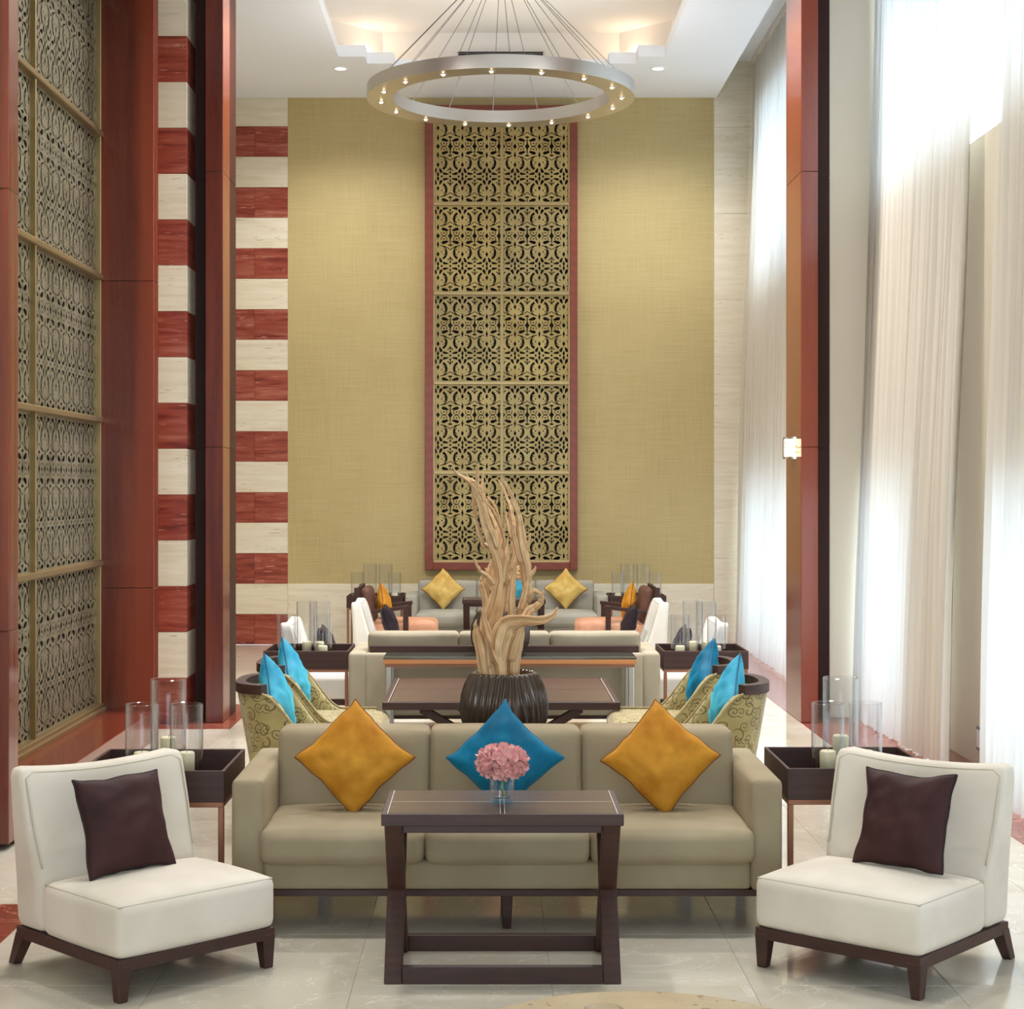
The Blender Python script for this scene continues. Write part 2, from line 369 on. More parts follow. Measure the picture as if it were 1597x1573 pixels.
# back wall
wb = struct('wall_back', boxes([(-3.3, 3.5, YB+.012, YB+.3, 0, 6.7)]), 'grout', 'tall end wall with gold fabric and striped stone')
gold = obj('fabric_panel', boxes([(-2.243, 2.5, YB-.004, YB+.02, .679, ZC+.02)]), 'gold_fabric', wb)
HC = .3395
for k in range(18):
    z0, z1 = k*HC, min((k+1)*HC, ZC); red = k % 2 == 0
    if red:
        for (a, b) in ((-2.614, -2.243), (-3.0, -2.614)): tile(a+.001, b-.001, YB-.006, YB+.014, z0+.001, z1-.001, 'red_stone', wb, 'stone_tile')
    else: tile(-3.0+.001, -2.244, YB-.006, YB+.014, z0+.001, z1-.001, 'travertine', wb, 'stone_tile')
for (a, b) in ((-2.243, -1.3), (-1.3, -.36), (-.36, .6), (.6, 1.55), (1.55, 2.5)):
    tile(a+.001, b-.001, YB-.012, YB+.014, 0, .679, 'travertine', wb, 'stone_tile')
for k in range(7):
    tile(2.502, RX, YB-.006, YB+.014, k*.96, min((k+1)*.96, 6.55)-.002, 'travertine', wb, 'stone_tile')
obj('outlet_plate', bbox(1.49, 1.55, YB-.02, YB-.012, .31, .37, .003), 'white_plastic', wb)
# left wall with its wood frame and stone pier
wl = struct('wall_left', boxes([(-3.4, -3.0, -5, YB, 0, 6.7), (-3.0, -2.78, -5, 12.2, 0, ZC)]), 'cream_paint', 'left wall of timber posts, bronze screen and striped stone')
def wood_post(name, x0, x1, y0, y1, joints, label, mat='cherry', zb=.0):
    p = struct(name, boxes([(x0+.004, x1-.004, y0+.004, y1-.004, zb, ZC)]), 'black', label)
    zs = [zb]+list(joints)+[ZC]
    for a, b in zip(zs, zs[1:]): obj('wood_panel', bbox(x0, x1, y0, y1, a+.0015, b-.0015, .003, 1), mat, p)
    return p
wood_post('trim_1', -2.78, -2.315, 8.4, 8.57, (1.056, 3.19, 5.3), 'nearest red timber post at the left edge of the photo', zb=.03)
wood_post('trim_2', -2.78, -2.315, 12.04, 12.2, (1.056, 3.175, 5.3), 'wide red timber post at the far end of the left bronze screen')
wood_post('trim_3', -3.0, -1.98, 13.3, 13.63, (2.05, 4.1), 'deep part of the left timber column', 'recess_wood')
wood_post('trim_4', -2.11, -1.98, 12.97, 13.31, (2.05, 4.1), 'red timber column edge standing out before the striped stone')
tr = struct('trim_5', bbox(-2.78, -2.315, 8.57, 12.04, 0, .21, .004), 'cherry', 'low glossy timber ledge under the left bronze screen')
struct('trim_6', bbox(-2.78, -2.315, 8.57, 12.04, 5.2, ZC, .004), 'cherry', 'timber header above the left bronze screen')
for k in range(18):
    tile(-3.0, -2.24, 12.92, 13.3, k*HC+.001, min((k+1)*HC, ZC)-.001, 'red_stone' if k % 2 == 0 else 'travertine', wl, 'stone_tile')
# right wall with windows
WIN = [  # y0, y1, z0, z1
    (14.2, 18.9, .05, 1.74), (14.2, 18.9, 3.95, 5.85), (11.78, 13.15, .05, 1.74), (10.43, 13.1, 3.95, 5.85),
    (7.4, 10.38, .05, 1.74), (7.4, 10.1, 3.95, 5.85), (3.2, 6.6, .05, 1.74), (3.2, 6.6, 3.95, 5.85)]  # the bay nearest the camera is unseen, added for its daylight
ys = sorted({-5, YB}|{w[0] for w in WIN}|{w[1] for w in WIN}); zs = [0, .05, 1.74, 3.95, 5.85, 6.6]
cells = []
for a, b in zip(ys, ys[1:]):
    for c, d in zip(zs, zs[1:]):
        if not any(w[0] <= a and b <= w[1] and w[2] <= c and d <= w[3] for w in WIN): cells.append((RX, RX+.3, a, b, c, d))
struct('wall_right', boxes(cells), 'cream_paint', 'cream window wall behind the sheer curtains')
for i, (a, b, c, d) in enumerate(WIN):
    w = struct('window_%d' % (i+1), None, None, 'white framed window behind the sheer curtain'); n = max(1, round((b-a)/1.4)); x0, x1 = RX+.2, RX+.25
    for (p, q, r_, s_) in ((a, b, c, c+.06), (a, b, d-.06, d), (a, a+.06, c+.06, d-.06), (b-.06, b, c+.06, d-.06)): obj('window_frame', bbox(x0, x1, p, q, r_, s_, .004, 1), 'window_white', w)
    for k in range(1, n): y = a+(b-a)*k/n; obj('mullion', bbox(x0+.005, x1-.005, y-.03, y+.03, c+.06, d-.06, .004, 1), 'window_white', w)
    for (p, q, r_, s_) in ((a+.062, b-.062, c+.06, c+.066), (a+.06, a+.066, c+.066, d-.066)): obj('seal', bbox(x0-.003, x0, p, q, r_, s_, 0), 'grey_plastic', w)
    for k in range(n): obj('pane', bbox(x0+.02, x0+.026, a+.06+(b-a-.12)*k/n, a+.06+(b-a-.12)*(k+1)/n, c+.06, d-.06, 0), 'pane', w)
struct('wall_front', boxes([(-3.4, -2.4, -5.3, -5, 0, 6.7), (2.4, 3.4, -5.3, -5, 0, 6.7), (-2.4, 2.4, -5.3, -5, 4.6, 6.7)]), 'cream_paint', 'wall behind the camera with a large opening added for light')  # opening added to let daylight in from behind the camera
wood_post('trim_7', 2.32, 2.446, 12.97, 13.63, (2.05, 4.1), 'red timber column with a lit sconce before the window wall')
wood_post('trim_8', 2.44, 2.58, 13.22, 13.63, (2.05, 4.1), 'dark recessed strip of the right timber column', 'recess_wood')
struct('trim_9', bbox(2.58, RX, 13.26, 13.6, 0, 6.5, .004), 'cream_paint', 'cream pier end between the right timber column and curtain')
so = tag(obj('wall_socket', bbox(RX-.012, RX, 10.89, 10.99, .10, .25, .003), 'grey_plastic'), 'small grey socket plate on the cream wall between the right curtains', 'socket')
obj('socket_face', bbox(RX-.015, RX-.011, 10.905, 10.975, .12, .23, .002), 'white_plastic', so)
# ceiling with stepped coffer
cx0, cx1, cyN, cyF = -1.52, 1.77, 13.7, 18.15; st = .27
slab = []; zt = ZC+.116
slab += [(-3.0, cx0, -5, YB, ZC, zt), (cx1, 2.53, -5, YB, ZC, zt), (cx0, cx1, -5, cyN, ZC, zt), (cx0, cx1, cyF, YB, ZC, zt)]
for k in (0, 1):
    d0 = cyF-st*(2-k)*1.07; d1 = cyF-st*(1-k)*1.07; e0 = cyN+st*(1-k); e1 = cyN+st*(2-k)
    w = st*(k+1)
    for (a, b) in ((cx0, cx0+w), (cx1-w, cx1)):
        slab.append((a, b, d0, d1, ZC, zt)); slab.append((a, b, e0 if k == 0 else cyN, e1 if k == 0 else cyN+st, ZC, zt))
ce = struct('ceiling', boxes(slab), 'white_paint', 'white ceiling with a stepped recessed coffer')
def upper():
    x0, x1, y0, y1, c = -1.63, 1.88, 13.3, 18.5, .5
    P = [(x0+c, y1), (x1-c, y1), (x1, y1-c), (x1, y0+c), (x1-c, y0), (x0+c, y0), (x0, y0+c), (x0, y1-c)]
    V = [(x, y, zt-.002) for x, y in P]+[(x, y, 6.57) for x, y in P]; F = [(i, (i+1) % 8, 8+(i+1) % 8, 8+i) for i in range(8)]+[tuple(range(8, 16))]
    return mesh('cove', V, F)
obj('coffer', upper(), 'cove_paint', ce)
obj('curtain_pocket', boxes([(2.4, RX+.05, -5, YB, 6.5, 6.6), (2.49, 2.53, -5, YB, zt, 6.5)]), 'white_paint', ce)
obj('roof_slab', boxes([(-3.4, 3.5, -5, YB+.3, 6.62, 6.8)]), 'white_paint', ce)
vt = tag(bpy.data.objects.new('ceiling_vent', None), 'dark slot air vent in the far side of the ceiling coffer', 'vent'); COL.objects.link(vt); vt.location = (.12, 18.48, 6.305)
obj('vent_slot', bbox(-.45, .45, -.005, .015, -.06, .06, .002), 'black', vt)
for z in (-.04, -.013, .013, .04): obj('louvre', bbox(-.44, .44, -.012, -.004, z-.003, z+.003, 0), 'grey_plastic', vt)
obj('vent_trim', boxes([(-.47, .47, -.014, .0, .06, .075)]), 'cove_paint', vt)
for (x, y) in ((-1.28, 18.3), (1.53, 18.3)):
    light('cove_lamp', 'POINT', (x, y, 6.26), 1.5, (1, .74, .5), shadow_soft_size=.005)
for (x, dy_, s_) in ((-1.1 if k % 2 == 0 else 1.35, (13.2, 10.2, 7.2)[k//2], 'above the %s, unseen added fill on the %s side' % (('timber columns', 'tub armchairs', 'near sofa')[k//2], ('left', 'right')[k % 2])) if k < 6 else ((-1.54, 18.07, 'to the left of the chandelier'), (1.75, 18.07, 'to the right of the chandelier'))[k-6] for k in range(8)):  # the unseen fixtures are added for brightness, the far pair is real
    d = thing('downlight', 'round recessed ceiling downlight %s' % s_, 'downlight', (x, dy_, ZC), 0, 'ceiling downlights')
    obj('trim_ring', cached('dlr', lambda: lathe([(.055, -.001), (.058, -.008), (.085, -.006), (.09, .0)], 32)), 'white_paint', d)
    obj('lens', cached('dll', lambda: lathe([(.0, -.003), (.056, -.003)], 32)), 'downlight_glow', d)
    light('downlight_beam', 'SPOT', (x, dy_, ZC-.02), 260 if dy_ > 15 else (840 if dy_ > 12 else 330 if dy_ > 9 else 250), (1, .97, .93), spot_size=2.5, spot_blend=1, shadow_soft_size=.2)

# ------------------------------------------------------------------ pierced bronze screens
def pattern(X, Y):
    """signed: >0 where metal. zoomed units: repeat 397 x 980"""
    u = np.abs(((X+198.5) % 397)-198.5); w = Y % 980; v = np.where(w < 490, w, 980-w)
    d = np.full(u.shape, -99.0)
    def dia(cu, cv, hw, hh):
        nonlocal d
        a, b = np.abs(u-cu)/hw, np.abs(v-cv)/hh; d = np.maximum(d, (1-(a**.8+b**.8))*min(hw, hh)*.7)
    def ell(cu, cv, la, lb, ang=0, taper=0):
        nonlocal d
        c, s = math.cos(ang), math.sin(ang); p, q = (u-cu)*c+(v-cv)*s, -(u-cu)*s+(v-cv)*c
        lbb = lb*(1+taper*p/la); d = np.maximum(d, (1-np.sqrt((p/la)**2+(q/np.maximum(lbb, 1e-3))**2))*min(la, lb))
    def arc(cu, cv, r, a0, a1, t0, t1):
        nonlocal d
        rr = np.hypot(u-cu, v-cv); an = np.degrees(np.arctan2(v-cv, u-cu)); f = (an-a0)/(a1-a0)
        th = t0+(t1-t0)*np.clip(f, 0, 1); e = np.minimum(f, 1-f)*abs(a1-a0)*r*.0174
        d = np.maximum(d, np.minimum(th/2-np.abs(rr-r), e))
    def line(p, q, t0, t1):
        nonlocal d
        dx, dy = q[0]-p[0], q[1]-p[1]; L = math.hypot(dx, dy); f = np.clip(((u-p[0])*dx+(v-p[1])*dy)/L/L, 0, 1)
        d = np.maximum(d, (t0+(t1-t0)*f)/2-np.hypot(u-p[0]-f*dx, v-p[1]-f*dy))
    dia(0, 0, 34, 52); dia(0, 140, 20, 62); dia(198.5, 0, 42, 70); line((198.5, 40), (198.5, 125), 18, 12)
    arc(97, 50, 47, -200, 60, 9, 9); arc(97, 50, 47, 160, 180, 9, 9); ell(118, 102, 58, 23, -.25, -.5); ell(97, 48, 14, 10)
    line((45, 158), (120, 176), 12, 12); line((120, 176), (198.5, 226), 12, 9); ell(198.5, 150, 32, 14)
    arc(28, 268, 112, -78, 62, 8, 40); arc(74, 265, 47, -80, 80, 9, 9); ell(62, 262, 16, 7, 1.2)
    dia(0, 300, 26, 50); ell(40, 392, 44, 20, 1.15, .5); dia(0, 455, 24, 52)
    line((198.5, 350), (160, 392), 6, 18); line((198.5, 345), (198.5, 425), 16, 9); dia(198.5, 425, 26, 18)
    ell(128, 448, 48, 17, .12, -.5); dia(198.5, 490, 24, 24); dia(60, 490, 20, 30); ell(95, 430, 12, 10)
    return -(d+1.2)
def screen_mesh(wid, hei, A0, step=5.6, depth=.012):
    k = .271/397; nx, nz = int(wid/k/step), int(hei/k/step); xs = np.linspace(0, wid, nx+1); zs_ = np.linspace(0, hei, nz+1)
    XX, ZZ = np.meshgrid((xs-A0)/k, (hei-zs_)/k+490); f = pattern(XX, ZZ)
    f[np.abs(f) < .25] = .25
    bx = np.minimum(np.minimum(XX*k+A0, wid-(XX*k+A0)), np.minimum(zs_[:, None], hei-zs_[:, None])); f = np.where(bx < .010, np.maximum(f, 3), f)
    V, F, idx = [], [], {}
    def vt_(key, x, z, back=0):
        kk = (key, back)
        if kk not in idx: idx[kk] = len(V); V.append((x, depth if back else 0, z))
        return idx[kk]
    def corner(i, j): return ('c', i, j), xs[i], zs_[j]
    def edge(i0, j0, i1, j1):
        a, b = f[j0, i0], f[j1, i1]; t = a/(a-b); return ('e', min(i0, i1), min(j0, j1), i0 == i1), xs[i0]+(xs[i1]-xs[i0])*t, zs_[j0]+(zs_[j1]-zs_[j0])*t
    for j in range(nz):
        run = None
        for i in range(nx+1):
            full = False
            if i < nx:
                cs = ((i, j), (i+1, j), (i+1, j+1), (i, j+1)); ins = [f[b, a] > 0 for a, b in cs]; full = all(ins)
            if full:
                if run is None: run = i
                if i-run < 9: continue
                F.append((vt_(*corner(run, j)), vt_(*corner(i+1, j)), vt_(*corner(i+1, j+1)), vt_(*corner(run, j+1)))); run = None; continue
            if run is not None:
                F.append((vt_(*corner(run, j)), vt_(*corner(i, j)), vt_(*corner(i, j+1)), vt_(*corner(run, j+1)))); run = None
            if i == nx or not any(ins): continue
            poly, cuts = [], []
            for q in range(4):
                (a, b), (c, d_) = cs[q], cs[(q+1) % 4]
                if ins[q]: poly.append(corner(a, b))
                if ins[q] != ins[(q+1) % 4]:
                    e = edge(a, b, c, d_); poly.append(e); cuts.append((e, ins[q]))
            if len(poly) >= 3: F.append(tuple(vt_(*p) for p in poly))
            for q in range(len(cuts)):
                if cuts[q][1]:
                    e0, e1 = cuts[q][0], cuts[(q+1) % len(cuts)][0]
                    F.append((vt_(*e1), vt_(*e0), vt_(*e0, 1), vt_(*e1, 1)))
    return mesh('pierced', V, F)
scr = thing('bronze_wall_screen', 'tall pierced bronze screen in a red timber frame on the gold end wall', 'wall screen', (0, YB-.004, 0))
FX0, FX1, FZ0, FZ1 = -.714, .979, .835, 5.99; ox0, ox1, oz0 = -.621, .893, .921; ph = .994
for (a, b, c, d) in ((FX0, ox0, FZ0, FZ1), (ox1, FX1, FZ0, FZ1), (ox0, ox1, FZ0, oz0), (ox0, ox1, oz0+5*ph, FZ1)): obj('timber_frame', bbox(a, b, -.09, 0, c, d, .004, 1), 'cherry_light', scr)
obj('backing', boxes([(ox0, ox1, -.01, 0, oz0, oz0+5*ph)]), 'dark_back', scr)
for k in range(6): obj('rail', bbox(ox0, ox1, -.08, -.012, oz0+k*ph-.018, oz0+k*ph+.018, .005, 1), 'bronze_bar', scr)
for x in (ox0+.006, .139, ox1-.006): obj('stile', bbox(x-.012, x+.012, -.075, -.012, oz0, oz0+5*ph, .004, 1), 'bronze_bar', scr)
pl = screen_mesh(.742, .958, .04); pr = screen_mesh(.742, .958, .137)
for k in range(5):
    for x, p in ((ox0+.012, pl), (.149, pr)): obj('pierced_panel', p, 'bronze', scr, (x, -.055, oz0+k*ph+.018))
sl = thing('bronze_side_screen', 'tall pierced bronze screen set in the timber frame of the left wall', 'wall screen', (-2.69, 8.57, 0))
pw = screen_mesh(1.71, .945, .05, 5.6, .004)
obj('backing', boxes([(-.08, -.06, 0, 3.47, .2, 5.2)]), 'dark_back', sl)
for k in range(6): obj('rail', bbox(-.05, .03, 0, 3.465, .245+k*.985-.02, .245+k*.985+.02, .006, 1), 'bronze_bar', sl)
obj('rail', bbox(-.05, .05, 0, 3.465, .205, .24, .006, 1), 'bronze_bar', sl)
for y in (.008, 1.735, 3.455): obj('stile', bbox(-.05, .015, y-.012, y+.012, .245, 5.17, .004, 1), 'bronze_bar', sl)
for k in range(5):
    for y in (.016, 1.747): obj('pierced_panel', pw, 'window_lit_bronze', sl, (-.02, y, .265+k*.985), (0, 0, PI/2))

# ------------------------------------------------------------------ sheer curtains
def curtain_mesh(y0, y1, xt0, xt1, lean, ztop, nf, seed, zb=.02):
    rr = random.Random(seed); ny, nz = int(nf*8), 16; V, F = [], []
    phs = [rr.uniform(.7, 1.3) for _ in range(nf+2)]; cum = np.cumsum(phs); 
    for j in range(nz+1):
        t = j/nz; z = zb+(ztop-zb)*t
        for i in range(ny+1):
            s = i/ny; ph_ = np.interp(s*nf, range(nf+2), cum)*2*PI
            amp = (.035+.03*noise.noise(Vector((s*nf*.6, seed, 0))))*(1-.35*t)
            x = xt0+(xt1-xt0)*s-lean*(1-t)**1.0+amp*math.sin(ph_)+.012*math.sin(ph_*2.3+z)+.01*math.sin(z*1.3+seed)
            V.append((x, y0+(y1-y0)*s+.02*math.cos(ph_)+.02*math.sin(z*.9+s*5), z))
    for j in range(nz):
        for i in range(ny): a = j*(ny+1)+i; F.append((a, a+1, a+ny+2, a+ny+1))
    return mesh('curtain', V, F, True)
for nm, y0, y1, a, b, lean, nf, seed in (
    ('far sheer white curtain between the end wall and the right timber column', 14.35, 19.3, 2.93, 2.93, .2, 34, 1),
    ('narrow sheer white curtain hanging just beyond the right timber column', 13.68, 14.3, 2.92, 2.92, .16, 6, 2),
    ('wide sheer white curtain on the near side of the right timber column', 10.78, 13.2, 3.02, 2.97, .2, 20, 3),
    ('sheer white curtain at the right edge of the photo behind the cream chair', 6.75, 9.97, 3.0, 3.0, .16, 26, 4),
    ('sheer white curtain beside the camera, outside the photo', 2.9, 6.65, 3.0, 3.0, .16, 26, 5)):
    c = thing('sheer_curtain', nm, 'curtain', (0, 0, 0), 0, 'sheer window curtains')
    obj('cloth', curtain_mesh(y0, y1, a, b, lean, 6.43, nf, seed), 'sheer', c)
    obj('heading_tape', boxes([(a-.03, a+.03, y0, y1, 6.41, 6.499)]), 'cream', c)

# ------------------------------------------------------------------ chandelier
ch = thing('ring_chandelier', 'large brushed steel ring chandelier with small bulbs hung on thin cables', 'chandelier', (.105, 15.93, 5.29))
R1, R0, BH = 1.22, .985, .115
def ringpart(prof): return lathe(prof, 128)
obj('outer_band', ringpart([(R1, 0), (R1, BH)]), 'brushed', ch)
obj('inner_band', ringpart([(R0, BH), (R0, 0)]), 'brushed', ch)
obj('underside', ringpart([(R0, .0), (R1, .0)]), 'brushed', ch)
obj('ring_top', ringpart([(R1-.002, BH-.004), (R0+.002, BH-.004)]), 'added_uplight_glow', ch)  # ring top made to glow, added to brighten the ceiling
for k in range(16):
    a = -PI/2+math.radians(-4.5+22.5*k); c, s = math.cos(a)*1.1, math.sin(a)*1.1
    b = obj('bulb', cached('bulb', lambda: lathe([(0, -.016), (.009, -.014), (.015, -.008), (.018, 0), (.016, .01)], 14)), 'bulb_glow', ch, (c, s, .0))
    obj('bulb_collar', cached('bulbc', lambda: lathe([(.018, -.005), (.03, -.005), (.032, .006)], 18)), 'chrome', b)
    a2 = a+math.radians(8)
    obj('cable', tube([(math.cos(a2)*1.16, math.sin(a2)*1.16, BH-.004), (math.cos(a2)*.05, math.sin(a2)*.05, 1.27)], .0028, 5), 'cable', ch)
obj('ceiling_canopy', lathe([(0, 1.24), (.09, 1.245), (.1, 1.28)], 32), 'brushed', ch)

# ------------------------------------------------------------------ sconce
sc_ = thing('wall_sconce', 'small lit alabaster sconce with chrome wave bands on the right column', 'sconce', (2.32, 13.3, 1.98))
def half(r, z0, z1, n=14):
    V, F = [], []
    for z in (z0, z1):
        for k in range(n+1): a = PI/2+PI*k/n; V.append((r*.75*math.cos(a), r*math.sin(a), z))
    for k in range(n): F.append((k, k+1, n+2+k, n+1+k))
    F.append(tuple(range(n+1))); F.append(tuple(range(n+1, 2*n+2))); F.append((0, n, 2*n+1, n+1)); return mesh('half', V, F)
obj('shade', half(.1, .0, .14), 'alabaster', sc_)
for a, b in ((-.012, .004), (.138, .152)): obj('end_cap', half(.105, a, b), 'chrome', sc_)
for z in (.055, .095):
    obj('wave_band', tube([(.104*.75*math.cos(PI/2+PI*k/16), .104*math.sin(PI/2+PI*k/16), z+.022*math.sin(k*.75)) for k in range(17)], .0035, 6), 'chrome', sc_)
obj('upright_band', boxes([(-.082, -.07, -.02, .02, 0, .14)]), 'chrome', sc_)

# ------------------------------------------------------------------ soft furniture
def sofa(label, loc, rz, fab):
    t = thing('sofa', label, 'sofa', loc, rz, 'three seat sofas'); hw = 1.083; aw = .125; z0 = .165; za = .602
    arm = cached('arm', lambda: softbox(aw, .86, za-z0, .022, (.004, .003, .004), 6))
    for s in (-1, 1): obj('arm', arm, fab, t, (s*(hw-aw/2), .45, (z0+za)/2))
    iw = hw-aw
    obj('base', cached('sbase', lambda: softbox(2*iw+.01, .72, .12, .02, (0, .004, 0), 8)), fab, t, (0, .395, z0+.06))
    obj('back_frame', cached('sback', lambda: softbox(2*iw+.02, .14, za-z0-.002, .025, (0, .004, 0), 8)), fab, t, (0, .81, (z0+za)/2))
    obj('shadow_strip', cached('sshadow', lambda: bbox(-iw+.02, iw-.02, .765, .835, .598, .648, .004)), 'dark_wood', t)  # dark strip standing in for the shadow below the back cushions
    for k in (-1, 0, 1):
        obj('seat_cushion', cached('seatc%d' % k, lambda: softbox(.645, .6, .135, .035, (.004, .012, .022), 10, wob=.004)), fab, t, (k*.648, .275, .345))
        obj('back_cushion', cached('backc%d' % k, lambda: softbox(.638, .2, .35, .03, (.004, .02, .004), 10, deform=lambda q: (q.x, q.y+.16*q.z, q.z), wob=.003)), fab, t, (k*.64, .60, .555))
    obj('plinth', cached('splin', lambda: bbox(-hw+.03, hw-.03, .04, .85, .140, .166, .002)), 'dark_wood', t)
    for x in (-1.03, 0, 1.03):
        for y in (.1, .8): obj('leg', cached('sleg', lambda: hexa((0, 0, .016, .016), (0, 0, .024, .024), 0, .141)), 'dark_wood', t, (x, y, 0))
    return t
sofa('taupe velvet three seat sofa in the foreground facing the camera', (.07, 6.83, 0), 0, 'taupe')
sofa('sofa turned away in the middle with a glass console against its back', (.105, 12.98, 0), PI, 'taupe_window_lit')
sofa('grey three seat sofa at the far end under the bronze screen', (.185, 18.52, 0), 0, 'grey_linen')

def pillow_mesh(side, th, seed, pinch=.085, n=26):
    V, F = [], []; h = side/2
    def pos(u, v, sgn):
        cu, cv = (1-pinch*(1-v*v)), (1-pinch*(1-u*u)); x, z = h*u*cu, h*v*cv
        e = max(0, (1-u*u)*(1-v*v)); y = th/2*e**.40
        w = noise.noise(Vector((u*3, v*3, seed+sgn*5)))*.012+noise.noise(Vector((u*6, v*6, seed*2+sgn)))*.012*(1-e)**2
        x += .010*noise.noise(Vector((u*2.2, v*2.2, seed+.3))); z += .010*noise.noise(Vector((u*2.2, v*2.2, seed+7.3)))
        return (x, sgn*(y+w*min(1, e*4)), z)
    pts = [math.sin(PI/2*(-1+2*i/n)) for i in range(n+1)]
    for sgn in (-1, 1):
        b = len(V)
        for j in range(n+1):
            for i in range(n+1): V.append(pos(pts[i], pts[j], sgn))
        for j in range(n):
            for i in range(n):
                a = b+j*(n+1)+i; q = (a, a+1, a+n+2, a+n+1); F.append(q if sgn < 0 else q[::-1])
    edge = [pos(p, -1, 1) for p in pts]+[pos(1, p, 1) for p in pts[1:]]+[pos(p, 1, 1) for p in reversed(pts[:-1])]+[pos(-1, p, 1) for p in reversed(pts[1:-1])]
    me = mesh('pillow', V, F, True); bm = bmesh.new(); bm.from_mesh(me); bmesh.ops.remove_doubles(bm, verts=bm.verts[:], dist=1e-5); bm.to_mesh(me); bm.free()
    return me, tube([(x, 0, z) for x, y, z in edge], .0045, 6, True)
def pillow(label, loc, side, th, mat, pip, rz=0, tilt=.2, spin=PI/4, group=None, seed=None):
    seed = seed if seed is not None else rnd.randint(0, 99)
    me, pm = pillow_mesh(side, th, seed)
    o = obj('throw_pillow', me, mat); o.location = loc
    o.rotation_euler = (Matrix.Rotation(rz, 3, 'Z') @ Matrix.Rotation(-tilt, 3, 'X') @ Matrix.Rotation(spin, 3, 'Y')).to_euler()
    tag(o, label, 'pillow', group); obj('piping', pm, pip, o); return o
pillow('ochre velvet pillow on the near sofa, standing on its corner at the left', (-.552, 7.16, .640), .345, .17, 'ochre', 'ochre_piping', 0, .27, PI/4, 'ochre sofa pillows', 3)
pillow('ochre velvet pillow on the near sofa, standing on its corner at the right', (.705, 7.16, .640), .345, .17, 'ochre', 'ochre_piping', 0, .27, PI/4-.06, 'ochre sofa pillows', 8)
pillow('teal velvet pillow on the near sofa behind the pink flower', (.062, 7.16, .64), .335, .17, 'teal', 'teal_piping', 0, .27, PI/4, None, 5)
pillow('pale gold pillow at the left of the far grey sofa', (-.5, 18.93, .645), .335, .14, 'pale_gold', 'ochre_piping', 0, .27, PI/4, 'gold pillows on the far sofa', 11)
pillow('pale gold pillow at the right of the far grey sofa', (.83, 18.93, .65), .335, .14, 'pale_gold', 'ochre_piping', 0, .27, PI/4, 'gold pillows on the far sofa', 12)
pillow('teal pillow in the middle of the far grey sofa behind the driftwood', (.2, 18.93, .645), .335, .14, 'sky_teal', 'teal_piping', 0, .27, PI/4, None, 14)

CW, CD = .67, .69
def slipper(label, loc, rz, fab):
    t = thing('slipper_chair', label, 'chair', loc, rz, 'armless slipper chairs')
    obj('seat', cached('slseat', lambda: softbox(CW, .50, .185, .03, (.004, .006, .03), 10)), fab, t, (0, -CD/2+.25, .24))
    def bd(q):
        x, y, z = q; t_ = (z+.295)/.59; thick = .19 if t_ < .36 else .19-.1*((t_-.36)/.64)**.8
        yy = CD/2-(CD/2-(y+.095+CD/2-.19))*thick/.19
        cc = 1-(x/(CW/2))**2; front = max(0, min(1, (.095-y)/.19))
        return (x*(1+.06*min(1, t_*1.5)), yy+.022*cc*front*min(1, max(0, t_-.3)*3)+.05*max(0, t_-.4)**2, z+.440-(.025*cc if t_ > .7 else .025*cc*max(0, (t_-.4)/.3)))
    obj('backrest', cached('slback', lambda: softbox(CW, .19, .59, .04, (0, .004, 0), 14, deform=bd)), fab, t)
    def welt():
        x_ = CW/2-.02; Q = [(-x_, -.097, -.06+.30*k/10) for k in range(10)]+[(-x_, -.09, .255), (-x_+.03, -.083, .277)]
        Q += [(-x_+.06+(2*x_-.12)*k/14, -.083, .279) for k in range(15)]; Q += [(-q[0], q[1], q[2]) for q in reversed(Q[:12])]
        return tube([bd(Vector(q)) for q in Q], .0035, 6)
    obj('welt', cached('slwelt', welt), 'seam', t)
    sp = [(-CW/2+.012, .15), (-CW/2+.012, -CD/2+.012), (CW/2-.012, -CD/2+.012), (CW/2-.012, .15)]
    P = []
    for a, b in zip(sp, sp[1:]):
        for k in range(8): P.append((a[0]+(b[0]-a[0])*k/8, a[1]+(b[1]-a[1])*k/8, .3245))
    obj('piping', cached('slpip', lambda: tube(P+[(CW/2-.012, .15, .3245)], .0035, 6)), 'seam', t)
    obj('base_frame', cached('slbase', lambda: bbox(-CW/2+.004, CW/2-.004, -CD/2+.004, CD/2-.004, .105, .148, .003)), 'dark_wood', t)
    e = .03
    for s in (-1, 1):
        obj('leg', cached('slf%d' % s, lambda: hexa((s*(CW/2-.026), -CD/2+.026, .018, .018), (s*(CW/2-e), -CD/2+e, e-.002, e-.002), 0, .125)), 'dark_wood', t)
        obj('leg', cached('slr%d' % s, lambda: hexa((s*(CW/2-.022), CD/2+.035, .018, .02), (s*(CW/2-e), CD/2-e, e-.002, e-.002), 0, .125)), 'dark_wood', t)
    return t
def at(c, th, lx, ly): return (c[0]+math.cos(th)*lx-math.sin(th)*ly, c[1]+math.sin(th)*lx+math.cos(th)*ly)
thL = math.radians(44.5); A = (-1.254, 5.905); cL = at(A, thL, CW/2-.008, CD/2-.008)
slipper('cream velvet slipper chair in the left foreground with a brown pillow', (*cL, 0), thL, 'cream')
thR = math.radians(-41.5); A = (1.467, 5.94); cR = at(A, thR, -CW/2+.008, CD/2-.008)
slipper('cream velvet slipper chair in the right foreground with a brown pillow', (*cR, 0), thR, 'cream')
p = at(cL, thL, -.055, .055); pillow('dark brown velvet pillow leaning on the left cream chair', (*p, .525), .36, .13, 'aubergine', 'plum_piping', thL, .34, .0, 'brown chair pillows', 21)
